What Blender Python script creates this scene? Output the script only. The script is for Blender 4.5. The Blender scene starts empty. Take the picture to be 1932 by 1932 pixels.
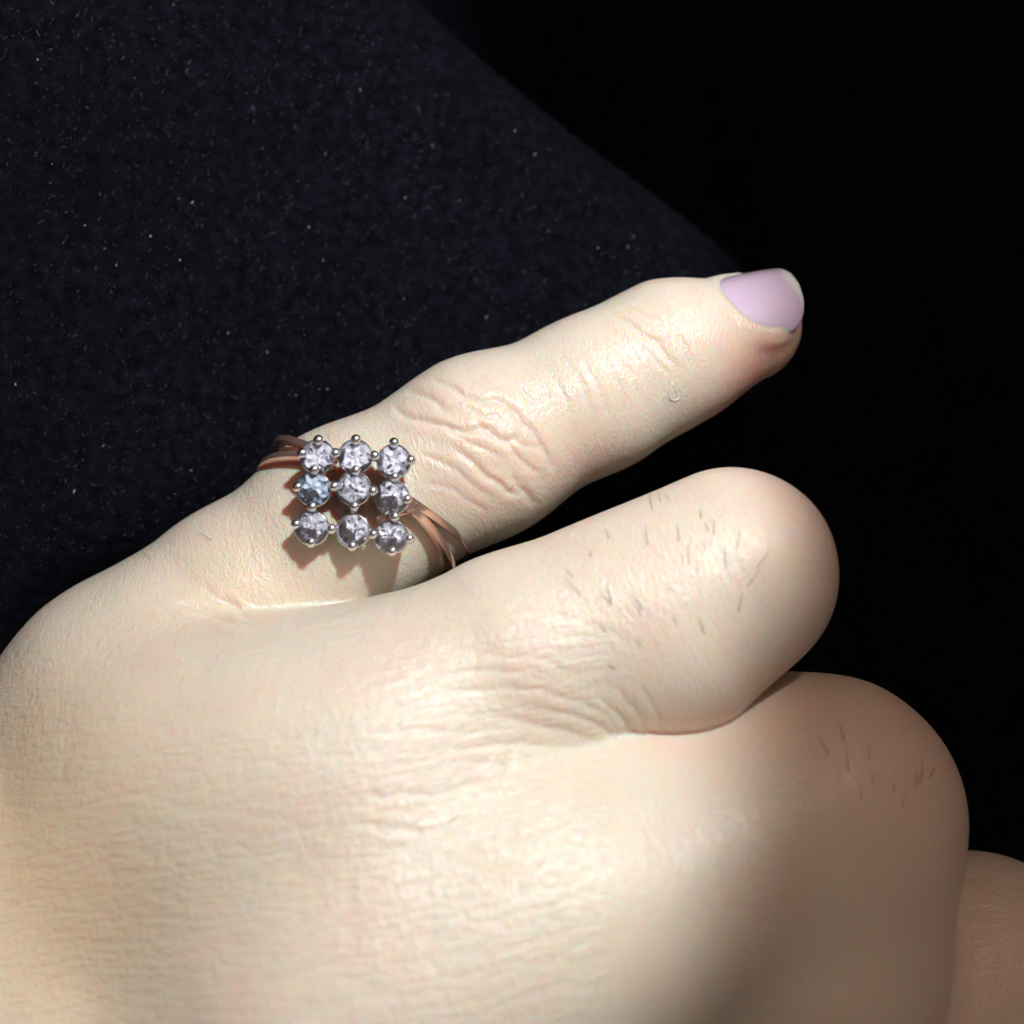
import bpy, bmesh, math, random
import numpy as np
from mathutils import Vector, Matrix

random.seed(7)
rng = np.random.default_rng(7)

# ------------------------------------------------------------------ frames
# Everything is first laid out in millimetres in a "study frame": X right,
# Y up, Z towards the viewer, origin on the plane of the ring's stones; then
# it is turned so that the cloth lies level (world Z up) and scaled to metres.
SC = 23.0          # photo pixels (1932 grid) per mm on the plane Z = 0
D = 110.0          # viewer distance from that plane, mm
TILT = math.radians(12)
NV = np.array([math.sin(TILT), 0.0, math.cos(TILT)])
ORG = np.array([-13.0, 0.0, -19.5])
XV = np.array([1.0, 0, 0]); XV = XV - XV.dot(NV) * NV; XV /= np.linalg.norm(XV)
YV = np.cross(NV, XV)
ROT = np.stack([XV, YV, NV])          # rows: world axes in study frame


def P(px, py, z=0.0):
    k = (D - z) / D / SC
    return np.array([(px - 966) * k, -(py - 966) * k, z])


def to_world(p):
    return ((np.asarray(p, dtype=np.float64) - ORG) @ ROT.T) * 0.001


def dir_world(v):
    return np.asarray(v, dtype=np.float64) @ ROT.T


def project(p):
    k = D / (D - p[:, 2]) * SC
    return np.stack([966 + p[:, 0] * k, 966 - p[:, 1] * k], 1)


# ------------------------------------------------------------------ camera
scene = bpy.context.scene
cam_d = bpy.data.cameras.new('camera')
cam = bpy.data.objects.new('camera', cam_d)
scene.collection.objects.link(cam)
scene.camera = cam
cam_d.sensor_fit = 'HORIZONTAL'
cam_d.angle = 2 * math.atan(966 / SC / D)
cam_d.clip_start = 0.005
cam_d.clip_end = 20
m = Matrix.Identity(4)
for i in range(3):
    m[i][0], m[i][1], m[i][2] = ROT[i][0], ROT[i][1], ROT[i][2]
cw = to_world([0, 0, D])
m[0][3], m[1][3], m[2][3] = cw
cam.matrix_world = m
FOCUS_Z = -5.0
cam_d.dof.use_dof = True
cam_d.dof.focus_distance = (D - FOCUS_Z) * 0.001
cam_d.dof.aperture_fstop = cam_d.lens / 2.7   # entrance pupil of about 2.7 mm
# lens is in mm on a 36 mm sensor: pupil diameter = lens / fstop

# ------------------------------------------------------------------ light
world = bpy.data.worlds.new('World')
scene.world = world
world.use_nodes = True
bg = world.node_tree.nodes['Background']
bg.inputs[0].default_value = (1.0, 0.76, 0.64, 1)
bg.inputs[1].default_value = 0.05

LAMP = np.array([45.0, 100.0, 130.0])
BEAM = np.array([-0.815, -0.265, -0.515])   # axis of the torch


def spot(name, power, color, half, blend, radius):
    l = bpy.data.lights.new(name, 'SPOT')
    l.energy = power
    l.color = color
    l.spot_size = 2 * half
    l.spot_blend = blend
    l.shadow_soft_size = radius
    o = bpy.data.objects.new(name, l)
    scene.collection.objects.link(o)
    o.location = Vector(to_world(LAMP))
    d = Vector(dir_world(BEAM))
    o.rotation_euler = d.to_track_quat('-Z', 'Y').to_euler()
    return o


spot('torch_beam', 1.33, (0.96, 0.985, 1.0), math.radians(48.3), 0.09, 0.005)
spot('torch_spill', 0.20, (1.0, 0.64, 0.48), math.radians(85), 0.2, 0.0045)
# unseen lamps added about a metre up, to make the stones sparkle
lamp_rng = random.Random(3)
for i in range(16):
    az = i * 2.39996
    rr = 110 + 860 * math.sqrt((i + 0.5) / 16)
    cx, cy, cz = rr * math.cos(az), rr * math.sin(az) + 60, lamp_rng.uniform(820, 1050)
    pw = lamp_rng.uniform(0.7, 1.2)
    l = bpy.data.lights.new('sparkle_lamp', 'AREA')
    l.shape = 'DISK'
    l.size = 0.08
    l.energy = 0.075 * pw
    l.color = (1.0, 0.86, 0.77)
    o = bpy.data.objects.new('sparkle_lamp', l)
    scene.collection.objects.link(o)
    o.location = Vector(to_world([cx, cy, cz]))
    o.rotation_euler = Vector(dir_world(np.array([-cx, -cy, -cz]))).to_track_quat('-Z', 'Y').to_euler()

scene.view_settings.view_transform = 'Standard'
scene.view_settings.look = 'None'
scene.view_settings.gamma = 1.0
scene.view_settings.exposure = 0.0
scene.view_settings.use_curve_mapping = False
scene.render.engine = 'CYCLES'
scene.cycles.use_denoising = True
scene.cycles.max_bounces = 10
scene.cycles.diffuse_bounces = 2
scene.cycles.transmission_bounces = 9
scene.cycles.glossy_bounces = 4
scene.cycles.caustics_reflective = False
scene.cycles.caustics_refractive = False
scene.cycles.use_adaptive_sampling = True
scene.cycles.adaptive_threshold = 0.02
scene.cycles.sample_clamp_indirect = 20


# ------------------------------------------------------------------ helpers
def link(o, parent=None):
    scene.collection.objects.link(o)
    if parent is not None:
        o.parent = parent
    return o


def mesh_obj(name, verts, faces, mat=None, parent=None, smooth=True, study=True):
    v = to_world(verts) if study else np.asarray(verts)
    me = bpy.data.meshes.new(name)
    me.from_pydata([tuple(x) for x in v], [], [tuple(int(i) for i in f) for f in faces])
    me.update()
    if smooth:
        me.polygons.foreach_set('use_smooth', np.ones(len(me.polygons), dtype=bool))
    if mat:
        me.materials.append(mat)
    return link(bpy.data.objects.new(name, me), parent)


def tag(o, label=None, cat=None, group=None, kind=None):
    for k, v in (('label', label), ('category', cat), ('group', group), ('kind', kind)):
        if v:
            o[k] = v
    return o


class NT:
    def __init__(self, name):
        self.mat = bpy.data.materials.new(name)
        self.mat.use_nodes = True
        self.t = self.mat.node_tree
        self.b = self.t.nodes['Principled BSDF']

    def n(self, kind, **kw):
        nd = self.t.nodes.new(kind)
        for k, v in kw.items():
            if k.startswith('i_'):
                nd.inputs[k[2:].replace('_', ' ')].default_value = v
            else:
                setattr(nd, k, v)
        return nd

    def l(self, a, b):
        self.t.links.new(a, b)

    def math(self, op, a, b=None, clamp=False):
        nd = self.t.nodes.new('ShaderNodeMath')
        nd.operation = op
        nd.use_clamp = clamp
        for i, x in enumerate((a, b)):
            if x is None:
                continue
            if isinstance(x, (int, float)):
                nd.inputs[i].default_value = x
            else:
                self.l(x, nd.inputs[i])
        return nd.outputs[0]

    def mix(self, f, a, b):
        nd = self.t.nodes.new('ShaderNodeMix')
        nd.data_type = 'RGBA'
        for i, x in ((0, f), (6, a), (7, b)):
            if isinstance(x, (int, float)):
                nd.inputs[i].default_value = x
            elif isinstance(x, tuple):
                nd.inputs[i].default_value = (*x, 1)
            else:
                self.l(x, nd.inputs[i])
        return nd.outputs[2]


# ------------------------------------------------------------------ hand: implicit surface
f32 = np.float32


def smin(a, b, k):
    h = np.maximum(k - np.abs(a - b), 0) / k
    return np.minimum(a, b) - h * h * k * f32(0.25)


def capsule(p, a, b, r1, r2):
    x, y, z = p
    ax, ay, az = (f32(v) for v in a)
    bx, by, bz = (f32(b[i] - a[i]) for i in range(3))
    x = x - ax; y = y - ay; z = z - az
    t = (x * bx + y * by + z * bz) * f32(1.0 / float(bx * bx + by * by + bz * bz))
    np.clip(t, 0, 1, out=t)
    x -= t * bx; y -= t * by; z -= t * bz
    return np.sqrt(x * x + y * y + z * z) - (f32(r1) + f32(r2 - r1) * t)


def chain(p, pts, rs, k=1.5):
    d = capsule(p, pts[0], pts[1], rs[0], rs[1])
    for i in range(1, len(pts) - 1):
        d = smin(d, capsule(p, pts[i], pts[i + 1], rs[i], rs[i + 1]), f32(k))
    return d


def px_r(r, z):            # radius given in photo pixels at depth z -> mm
    return r * (D - z) / D / SC


PINKY = [P(258, 1318, -11.3), P(452, 1155, -11.4), P(655, 985, -11.0), P(905, 845, -11.8), P(1130, 737, -12.8),
         P(1262, 668, -13.4), P(1412, 620, -14.5)]
PINKY_R = [10.2, 9.0, px_r(168, -11), px_r(160, -11.8), px_r(137, -12.8), px_r(128, -13.4), px_r(98, -14.5)]
RING = [P(500, 1462, -1.0), P(980, 1258, -0.8), P(1378, 1074, -0.5)]
RING_R = [8.2, 9.2, px_r(190, -0.5)]
RING_B = [P(1270, 1200, 0.0), P(1375, 1100, -0.5)]
RING_B_R = [px_r(186, 0), px_r(178, -0.5)]
RING2 = [P(1385, 1080, -1.5), P(1350, 1165, -22.0), P(1190, 1250, -25.0), P(1060, 1300, -19.0)]
RING2_R = [px_r(178, -1.5), 7.2, 7.2, 6.0]
MID = [P(640, 1940, 5.0), P(1130, 1735, 3.2), P(1540, 1555, -2.5)]
MID_R = [11.0, 10.4, px_r(234, -2.5)]
MID_B = [P(1555, 1535, -3.0), P(1525, 1830, -1.0)]
MID_B_R = [px_r(230, -3), px_r(238, -1)]
MID2 = [P(1550, 1530, -4.0), P(1540, 1560, -18.0), P(1380, 1620, -22.0), P(1250, 1660, -15.0)]
MID2_R = [px_r(225, -4), 8.4, 7.6, 6.6]
IND = [P(930, 2350, 3.0), P(1400, 2120, -1.0), P(1840, 1870, -9.0)]
IND_R = [11.0, 10.4, px_r(250, -9)]
IND2 = [P(1840, 1870, -9.0), P(1815, 1950, -20.0), P(1630, 2020, -23.0), P(1500, 2060, -16.0)]
IND2_R = [px_r(240, -9), 8.4, 7.6, 6.6]
THUMB = [P(-250, 2750, -12.0), P(480, 2640, -14.0), P(1010, 2480, -15.0), P(1380, 2330, -16.0)]
THUMB_R = [12.0, 11.0, 9.5, 7.5]
W1, W2, W3, W4 = P(-640, 2010, -8), P(-630, 2260, -3), P(-600, 2520, -2), P(-560, 2780, -5)
ARM = [P(-600, 2380, -8), P(-1350, 2940, -10)]
FILL = [((330, 1440, -3.5), (620, 1790, 1.5), 9.0), ((-150, 1720, -5), (80, 2250, 0.5), 10.8),
        ((640, 1560, 0.2), (800, 1850, 4.0), 9.4), ((760, 1510, 0.2), (960, 1710, 3.0), 9.2),
        ((280, 1350, -9.0), (470, 1450, -4.5), 7.6),
        ((980, 1500, -2.0), (1230, 1450, -7.5), 7.6), ((1230, 1450, -7.5), (1330, 1400, -12.0), 7.2)]
FILL = [(P(*a), P(*b), r) for a, b, r in FILL]


def hand_groups(p):
    palm = capsule(p, W1, PINKY[0], 9.5, 8.0)
    for w, e, r1, r2 in ((W2, RING[0], 10.5, 9.2), (W3, MID[0], 11, 11.2), (W4, IND[0], 10.5, 11.0)):
        palm = smin(palm, capsule(p, w, e, r1, r2), f32(9.0))
    for a, b, r in FILL:
        palm = smin(palm, capsule(p, a, b, r, r), f32(9.0))
    palm = smin(palm, chain(p, ARM, [17, 20]), f32(14.0))
    palm = smin(palm, chain(p, THUMB, THUMB_R, 3), f32(10.0))
    pinky = chain(p, PINKY, PINKY_R, 3.0)
    ring = smin(chain(p, RING, RING_R, 2.0), chain(p, RING2, RING2_R, 1.2), f32(1.5))
    ring = smin(ring, chain(p, RING_B, RING_B_R), f32(2.5))
    mid = smin(chain(p, MID, MID_R, 2.0), chain(p, MID2, MID2_R, 1.2), f32(1.5))
    mid = smin(mid, chain(p, MID_B, MID_B_R), f32(2.5))
    ind = smin(chain(p, IND, IND_R, 2.0), chain(p, IND2, IND2_R, 1.2), f32(1.5))
    return palm, pinky, ring, mid, ind


def ease(t):
    t = np.clip(t, 0, 1)
    return t * t * (3 - 2 * t)


def sdf_chunk(P_):
    p = (np.ascontiguousarray(P_[:, 0], f32), np.ascontiguousarray(P_[:, 1], f32), np.ascontiguousarray(P_[:, 2], f32))
    palm, pinky, ring, mid, ind = hand_groups(p)
    qx = 966 + p[0] * (f32(D * SC) / (f32(D) - p[2]))
    # flesh merges towards the knuckles and parts towards the tips
    kp = ease((480 - qx) / 260) * 5 + f32(0.5)
    kr = ease((1160 - qx) / 460) * 9 + f32(0.5)
    km = ease((1520 - qx) / 520) * 8 + f32(0.7)
    d = smin(mid, ind, km)
    d = smin(d, smin(palm, ind, f32(6.0)), km)
    d = smin(d, smin(palm, mid, f32(7.0)), f32(3.0))
    d = smin(d, ring, kr)
    return smin(d, pinky, kp)


def sdf(P_):
    out = np.empty(len(P_), f32)
    for s in range(0, len(P_), 40000):
        out[s:s+40000] = sdf_chunk(P_[s:s+40000])
    return out


def to_surface(V, steps=2):
    V = V.copy()
    for _ in range(steps):
        d = sdf(V)
        e = 0.04
        g = np.stack([sdf(V + np.eye(3)[i] * e) - d for i in range(3)], 1).astype(np.float64)
        g /= np.maximum(np.linalg.norm(g, axis=1, keepdims=True), 1e-9)
        V -= d[:, None] * g * 0.95
    return V


def surface_nets(lo, hi, h):
    B = 8
    n = [int(math.ceil((hi[i] - lo[i]) / (h * B))) for i in range(3)]
    N = [k * B + 1 for k in n]
    cg = np.stack(np.meshgrid(*[np.arange(n[i]) for i in range(3)], indexing='ij'), -1).reshape(-1, 3)
    cc = lo + (cg + 0.5) * h * B
    dc = sdf(cc)
    F = np.full(N, 9.0, dtype=f32)
    near = np.abs(dc) < h * B * 0.87 + 1.2
    for c in cg[(~near) & (dc < 0)]:
        F[c[0]*B:c[0]*B+B+1, c[1]*B:c[1]*B+B+1, c[2]*B:c[2]*B+B+1] = -9
    sub = np.stack(np.meshgrid(*[np.arange(B + 1)] * 3, indexing='ij'), -1).reshape(-1, 3)
    blocks = cg[near]
    for s in range(0, len(blocks), 400):
        idx = (blocks[s:s+400, None, :] * B + sub[None]).reshape(-1, 3)
        F[idx[:, 0], idx[:, 1], idx[:, 2]] = sdf(lo + idx * h)
    S = F < 0
    cnt = np.zeros([k - 1 for k in N], np.int8)
    for i in (0, 1):
        for j in (0, 1):
            for k in (0, 1):
                cnt += S[i:N[0]-1+i, j:N[1]-1+j, k:N[2]-1+k]
    act = (cnt > 0) & (cnt < 8)
    cells = np.argwhere(act)
    vid = np.full(act.shape, -1, dtype=np.int64)
    vid[act] = np.arange(len(cells))
    acc = np.zeros((len(cells), 3)); num = np.zeros(len(cells))
    corners = [(i, j, k) for i in (0, 1) for j in (0, 1) for k in (0, 1)]
    fc = [F[tuple((cells + np.array(c)).T)] for c in corners]
    for a in range(8):
        for b in range(a + 1, 8):
            ca, cb = np.array(corners[a]), np.array(corners[b])
            if np.abs(ca - cb).sum() != 1:
                continue
            fa, fb = fc[a], fc[b]
            m_ = (fa < 0) != (fb < 0)
            t = fa[m_] / (fa[m_] - fb[m_])
            acc[m_] += ca + t[:, None] * (cb - ca)
            num[m_] += 1
    V = lo + (cells + acc / num[:, None]) * h
    quads = []
    for ax in range(3):
        u, w = (ax + 1) % 3, (ax + 2) % 3
        sl0 = [slice(None)] * 3; sl1 = [slice(None)] * 3
        sl0[ax] = slice(0, -1); sl1[ax] = slice(1, None)
        s0, s1 = S[tuple(sl0)], S[tuple(sl1)]
        e = np.argwhere(s0 != s1)
        e = e[(e[:, u] > 0) & (e[:, w] > 0) & (e[:, u] < N[u] - 1) & (e[:, w] < N[w] - 1)]
        fl = s0[tuple(e.T)]
        du = np.zeros(3, int); du[u] = 1
        dw = np.zeros(3, int); dw[w] = 1
        q = np.stack([vid[tuple((e - du - dw).T)], vid[tuple((e - dw).T)], vid[tuple(e.T)], vid[tuple((e - du).T)]], 1)
        q[~fl] = q[~fl][:, ::-1]
        quads.append(q)
    return V, np.concatenate(quads)


def refine(V, Q, sel):
    """split the selected quads in four; unselected neighbours take the new edge points"""
    Qs, Qk = Q[sel], Q[~sel]
    M = len(V) + 1
    E = np.sort(np.concatenate([Qs[:, [i, (i + 1) % 4]] for i in range(4)]), 1)
    uq, first, inv = np.unique(E[:, 0] * M + E[:, 1], return_index=True, return_inverse=True)
    n0, n1, nq = len(V), len(uq), len(Qs)
    V2 = np.concatenate([V, V[E[first]].mean(1), V[Qs].mean(1)])
    e = n0 + inv.reshape(4, nq)
    f = n0 + n1 + np.arange(nq)
    Q2 = np.concatenate([np.stack([Qs[:, i], e[i], f, e[(i + 3) % 4]], 1) for i in range(4)])
    Ek = np.stack([np.sort(Qk[:, [i, (i + 1) % 4]], 1) for i in range(4)], 1)
    kk = Ek[:, :, 0] * M + Ek[:, :, 1]
    pos = np.minimum(np.searchsorted(uq, kk), n1 - 1)
    hit = uq[pos] == kk
    touched = hit.any(1)
    ng = []
    for q, h_, ps in zip(Qk[touched], hit[touched], pos[touched]):
        poly = []
        for i in range(4):
            poly.append(int(q[i]))
            if h_[i]:
                poly.append(int(n0 + ps[i]))
        ng.append(poly)
    return V2, Q2, Qk[~touched], ng, n0


def vert_normals(V, Q):
    n = np.cross(V[Q[:, 2]] - V[Q[:, 0]], V[Q[:, 3]] - V[Q[:, 1]])
    N = np.zeros_like(V)
    for i in range(4):
        for c in range(3):
            N[:, c] += np.bincount(Q[:, i], n[:, c], len(V))
    return N / np.maximum(np.linalg.norm(N, axis=1, keepdims=True), 1e-12)


def in_frame(V, Q, margin):
    q = project(V[Q].mean(1))
    return (q[:, 0] > -margin) & (q[:, 0] < 1932 + margin) & (q[:, 1] > -margin) & (q[:, 1] < 1932 + margin)


import time
_t = time.time()
HV, HQ = surface_nets(np.array([-90.0, -96.0, -40.0]), np.array([58.0, 26.0, 22.0]), 0.56)
HV = to_surface(HV, 1)
print('base', len(HV), time.time() - _t)
HV, HQ, HQk, HNG, n0 = refine(HV, HQ, in_frame(HV, HQ, 260))
HV[n0:] = to_surface(HV[n0:], 1)
print('once', len(HV), time.time() - _t)
facing = vert_normals(HV, HQ)[HQ].mean(1)
eye = np.array([0, 0, D]) - HV[HQ].mean(1)
eye /= np.linalg.norm(eye, axis=1, keepdims=True)
sel = in_frame(HV, HQ, 60) & ((facing * eye).sum(1) > -0.25)
HV, HQ, HQk2, HNG2, n0 = refine(HV, HQ, sel)
FINE = np.unique(HQ)
HV[FINE] = to_surface(HV[FINE], 1)
print('twice', len(HV), time.time() - _t)
HQ_all = np.concatenate([HQ, HQk2, HQk])
HNG_all = HNG + HNG2
HN = vert_normals(HV, HQ_all)
BASE_V = HV.copy()

# ---- which finger a point belongs to, and its place along the fingertip
fp = tuple(np.ascontiguousarray(HV[:, i], f32) for i in range(3))
gp = np.stack(hand_groups(fp), 1)
wexp = np.exp(-np.clip(gp - gp.min(1, keepdims=True), 0, 12) / 1.2)
wexp /= wexp.sum(1, keepdims=True)
W_PALM, W_PINKY, W_RING, W_MID, W_IND = wexp.T
HPX = project(HV)
EYE = np.array([0, 0, D]) - HV
EYE /= np.linalg.norm(EYE, axis=1, keepdims=True)
FRONT = np.clip((HN * EYE).sum(1) * 4, 0, 1)

# ---- nail bed
TA, TB = PINKY[-2], PINKY[-1]
n_a = (TB - TA) / np.linalg.norm(TB - TA)
n_p = np.array([-n_a[1], n_a[0], 0]); n_p /= np.linalg.norm(n_p)
n_z = np.cross(n_a, n_p); n_z *= np.sign(n_z[2])
NAIL_ROLL = math.radians(38)
n_u = math.cos(NAIL_ROLL) * n_z + math.sin(NAIL_ROLL) * n_p          # dorsal direction of the fingertip
n_v = np.cross(n_u, n_a); n_v *= np.sign(n_v[2])                      # towards the viewer's side
_al = (P(1338, 560, -12) - TA).dot(n_a)
NAIL_S0, NAIL_L, NAIL_W, NAIL_RD = _al, 7.7, 5.2, 5.2


def nail_r(s):            # radius of the nail plate's back above the finger axis
    return 5.35 - 0.055 * s - 0.006 * s * s


def nail_half(s):
    u = np.clip((NAIL_RD - s) / NAIL_RD, 0, 1)
    w = NAIL_W * np.sqrt(np.clip(1 - u ** 2.0, 0, 1))
    c = np.clip((s - (NAIL_L - 3.0)) / 3.0, 0, 1)
    return w * np.sqrt(np.clip(1 - 0.95 * c ** 2.8, 0, 1))


rel = HV - TA
s_ = rel @ n_a - NAIL_S0
rad = rel - (rel @ n_a)[:, None] * n_a
rho = np.linalg.norm(rad, axis=1)
th = np.arctan2(rad @ n_v, rad @ n_u)
tt = th * 5.0
tipm = (W_PINKY > 0.5) & (s_ > -3) & (np.abs(th) < 1.7)
ss = NAIL_L * np.linspace(0, 1, 220) ** 2
hw = nail_half(ss)
bound = np.concatenate([np.stack([ss, hw], 1), np.stack([ss, -hw], 1)])
ii = np.nonzero(tipm)[0]
dd = np.full(len(ii), 9.0)
for s0 in range(0, len(ii), 2000):
    k = ii[s0:s0+2000]
    dd[s0:s0+2000] = np.sqrt(((np.stack([s_[k], tt[k]], 1)[:, None, :] - bound[None]) ** 2).sum(2)).min(1)
ins = (s_[ii] > 0) & (np.abs(tt[ii]) < nail_half(np.clip(s_[ii], 0, NAIL_L))) & (s_[ii] < NAIL_L + 3)
sd = np.where(ins, -dd, dd)
rn = nail_r(np.clip(s_[ii], 0, NAIL_L))
target = rn + 0.30
lip = np.exp(-(np.clip(sd - 0.35, 0, 9) / 0.9) ** 2) * np.clip((NAIL_L - 1.6 - s_[ii]) / 2.0, 0, 1)
r0 = rho[ii]
lipped = r0 + (np.maximum(target, r0) - r0) * lip
ramp = np.clip((sd + 1.3) / 1.1, 0, 1)
ramp = ramp * ramp * (3 - 2 * ramp)
bed = np.minimum(r0, rn - 0.25)
new = bed + (lipped - bed) * ramp
HV[ii] = TA + (rel[ii] @ n_a)[:, None] * n_a + rad[ii] / rho[ii][:, None] * new[:, None]
NAILMASK = np.zeros(len(HV)); NAILMASK[ii] = np.exp(-(np.clip(sd, 0, 9) / 1.2) ** 2)

# ---- skin creases, traced as lines over the skin (1932-pixel grid)
CREASES = []


def creases(x0, y0, k, lines):
    for amp, wid, grp, pts in lines:
        CREASES.append((amp, wid, grp, [((x0 + a * k) * 0.9928, (y0 + b * k) * 0.9928) for a, b in pts]))


creases(720, 680, 0.207, [
    (0.30, 6, 1, [(480, 185), (620, 240), (790, 350), (960, 385), (1120, 410), (1240, 490), (1300, 590), (1410, 670), (1490, 810), (1560, 950), (1600, 1040)]),
    (0.22, 6, 1, [(230, 320), (380, 340), (500, 385), (600, 460), (690, 465)]),
    (0.13, 6, 1, [(780, 430), (900, 520), (1030, 545), (1110, 530)]),
    (0.28, 6, 1, [(110, 430), (270, 550), (450, 590), (640, 640), (780, 680), (900, 655), (1010, 670), (1080, 740), (1150, 770), (1260, 740), (1340, 690)]),
    (0.17, 5, 1, [(1150, 770), (1240, 880), (1340, 970), (1440, 1060)]),
    (0.22, 6, 1, [(680, 820), (860, 960), (960, 1070), (1090, 1150), (1180, 1220), (1310, 1250)]),
    (0.22, 7, 1, [(1220, 1080), (1300, 1180), (1380, 1260), (1420, 1350)]),
    (0.14, 5, 1, [(1240, 760), (1360, 800), (1490, 830)]),
    (0.14, 5, 1, [(1250, 250), (1310, 300), (1390, 400), (1480, 380), (1600, 330)]),
    (0.10, 5, 1, [(600, 620), (760, 760), (960, 830), (1130, 900)]),
    (0.10, 5, 1, [(880, 560), (960, 640), (1000, 660)]),
    (0.09, 5, 1, [(340, 880), (560, 960), (720, 1060), (900, 1180), (1060, 1290)]),
    (0.08, 5, 1, [(420, 1120), (640, 1200), (860, 1330), (1010, 1440)]),
    (0.09, 5, 1, [(830, 190), (930, 180), (1010, 230), (1150, 240)]),
    (0.07, 5, 1, [(1150, 470), (1080, 600), (1010, 660)]),
])
creases(1000, 450, 0.3106, [
    (0.18, 6, 1, [(500, 455), (620, 520), (700, 590), (800, 640), (840, 710), (890, 770), (920, 830)]),
    (0.13, 5, 1, [(880, 550), (840, 600), (800, 645)]),
    (0.10, 5, 1, [(560, 420), (700, 470), (820, 520), (900, 560), (960, 640)]),
    (0.10, 5, 1, [(760, 700), (830, 800), (880, 850)]),
    (0.10, 5, 1, [(930, 600), (990, 700), (1010, 800)]),
    (0.08, 5, 1, [(560, 700), (640, 830), (690, 950), (720, 1020)]),
    (0.08, 5, 1, [(440, 700), (540, 840), (590, 980), (600, 1080)]),
    (0.08, 5, 1, [(330, 740), (430, 880), (480, 1010), (500, 1130)]),
    (0.07, 5, 1, [(230, 740), (350, 920), (390, 1050), (400, 1180)]),
    (0.07, 5, 1, [(150, 840), (260, 1020), (290, 1180), (290, 1260)]),
])
creases(200, 1000, 0.2588, [
    (0.45, 6, 0, [(540, 545), (700, 600), (850, 670), (960, 702), (1040, 706)]),
    (0.34, 6, 0, [(850, 520), (950, 600), (1070, 680)]),
    (0.18, 6, 0, [(350, 575), (480, 620), (640, 660), (800, 690)]),
    (0.10, 5, 0, [(700, 440), (900, 560), (1100, 660)]),
    (0.06, 6, 0, [(0, 830), (200, 850), (420, 860), (560, 840)]),
])
creases(700, 1100, 0.3106, [
    (0.13, 6, 0, [(800, 650), (1050, 690), (1250, 740), (1400, 800), (1520, 900)]),
    (0.20, 6, 0, [(1000, 780), (1250, 830), (1400, 890), (1500, 960), (1580, 1010)]),
    (0.15, 6, 0, [(760, 840), (1000, 880), (1150, 920), (1300, 960), (1420, 1010)]),
    (0.17, 6, 0, [(500, 1070), (700, 1020), (900, 1005), (1150, 1015), (1400, 1015), (1600, 1012)]),
    (0.11, 6, 0, [(0, 720), (150, 690), (350, 590), (600, 560), (900, 570), (1030, 530)]),
    (0.11, 6, 0, [(0, 840), (250, 780), (450, 690), (650, 690), (820, 690)]),
    (0.16, 5, 0, [(1400, 700), (1560, 860), (1650, 960), (1700, 1010)]),
    (0.13, 5, 0, [(1480, 640), (1650, 820), (1780, 985)]),
    (0.10, 5, 0, [(1640, 640), (1760, 800), (1860, 970)]),
    (0.10, 5, 0, [(500, 1110), (700, 1130), (870, 1140)]),
    (0.12, 7, 0, [(860, 1030), (860, 1110), (865, 1200)]),
    (0.13, 7, 0, [(-100, 1360), (200, 1310), (400, 1330), (600, 1260), (720, 1230)]),
    (0.13, 7, 0, [(-100, 1500), (200, 1530), (350, 1560), (700, 1440), (800, 1420)]),
    (0.09, 7, 0, [(100, 1680), (300, 1610), (520, 1560)]),
    (0.11, 6, 0, [(0, 950), (250, 920), (500, 930), (640, 940), (800, 930)]),
    (0.09, 6, 0, [(650, 455), (850, 470), (1050, 490), (1300, 600)]),
    (0.08, 6, 0, [(850, 160), (1100, 210), (1300, 260), (1500, 330), (1660, 440)]),
])


def poly_dist(q, pts):
    best = np.full(len(q), 1e9); par = np.zeros(len(q))
    pts = np.array(pts, float)
    seg = np.linalg.norm(np.diff(pts, axis=0), axis=1)
    cum = np.concatenate([[0], np.cumsum(seg)])
    for i in range(len(pts) - 1):
        a, b = pts[i], pts[i + 1] - pts[i]
        t = np.clip(((q - a) @ b) / b.dot(b), 0, 1)
        d = np.linalg.norm(q - a - t[:, None] * b, axis=1)
        m_ = d < best
        best[m_] = d[m_]
        par[m_] = (cum[i] + t[m_] * seg[i]) / cum[-1]
    return best, par


def vnoise(x, y, seed):
    r = np.random.default_rng(seed).random((256, 256))
    xi, yi = np.floor(x).astype(int), np.floor(y).astype(int)
    fx, fy = x - xi, y - yi
    fx = fx * fx * (3 - 2 * fx); fy = fy * fy * (3 - 2 * fy)
    g = lambda i, j: r[(xi + i) & 255, (yi + j) & 255]
    return (g(0, 0) * (1 - fx) + g(1, 0) * fx) * (1 - fy) + (g(0, 1) * (1 - fx) + g(1, 1) * fx) * fy


disp = np.zeros(len(HV))
wob = np.stack([vnoise(HPX[:, 0] / 26, HPX[:, 1] / 26, 1) - 0.5, vnoise(HPX[:, 0] / 26, HPX[:, 1] / 26, 2) - 0.5], 1) * 7
QW = HPX + wob
for amp, wid, grp, pts in CREASES:
    a = np.array(pts)
    lo, hi = a.min(0) - 45, a.max(0) + 45
    k = np.nonzero((HPX[:, 0] > lo[0]) & (HPX[:, 0] < hi[0]) & (HPX[:, 1] > lo[1]) & (HPX[:, 1] < hi[1]) & (FRONT > 0))[0]
    d, t = poly_dist(QW[k], pts)
    tp = np.clip(np.minimum(t, 1 - t) * 7, 0, 1) ** 0.7
    # one flank of a fold is steeper and fuller than the other
    prof = -np.exp(-(d / wid) ** 2) + 0.35 * np.exp(-((d - 2.6 * wid) / (1.6 * wid)) ** 2)
    w = W_PINKY[k] if grp == 1 else (1 - np.clip(W_PINKY[k] - 0.8, 0, 1) * 4 if pts[0][1] > 1330 else 1.0)
    disp[k] += amp * (0.75 if grp == 1 else 0.5) * prof * tp * FRONT[k] * w * (1 - NAILMASK[k])

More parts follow.
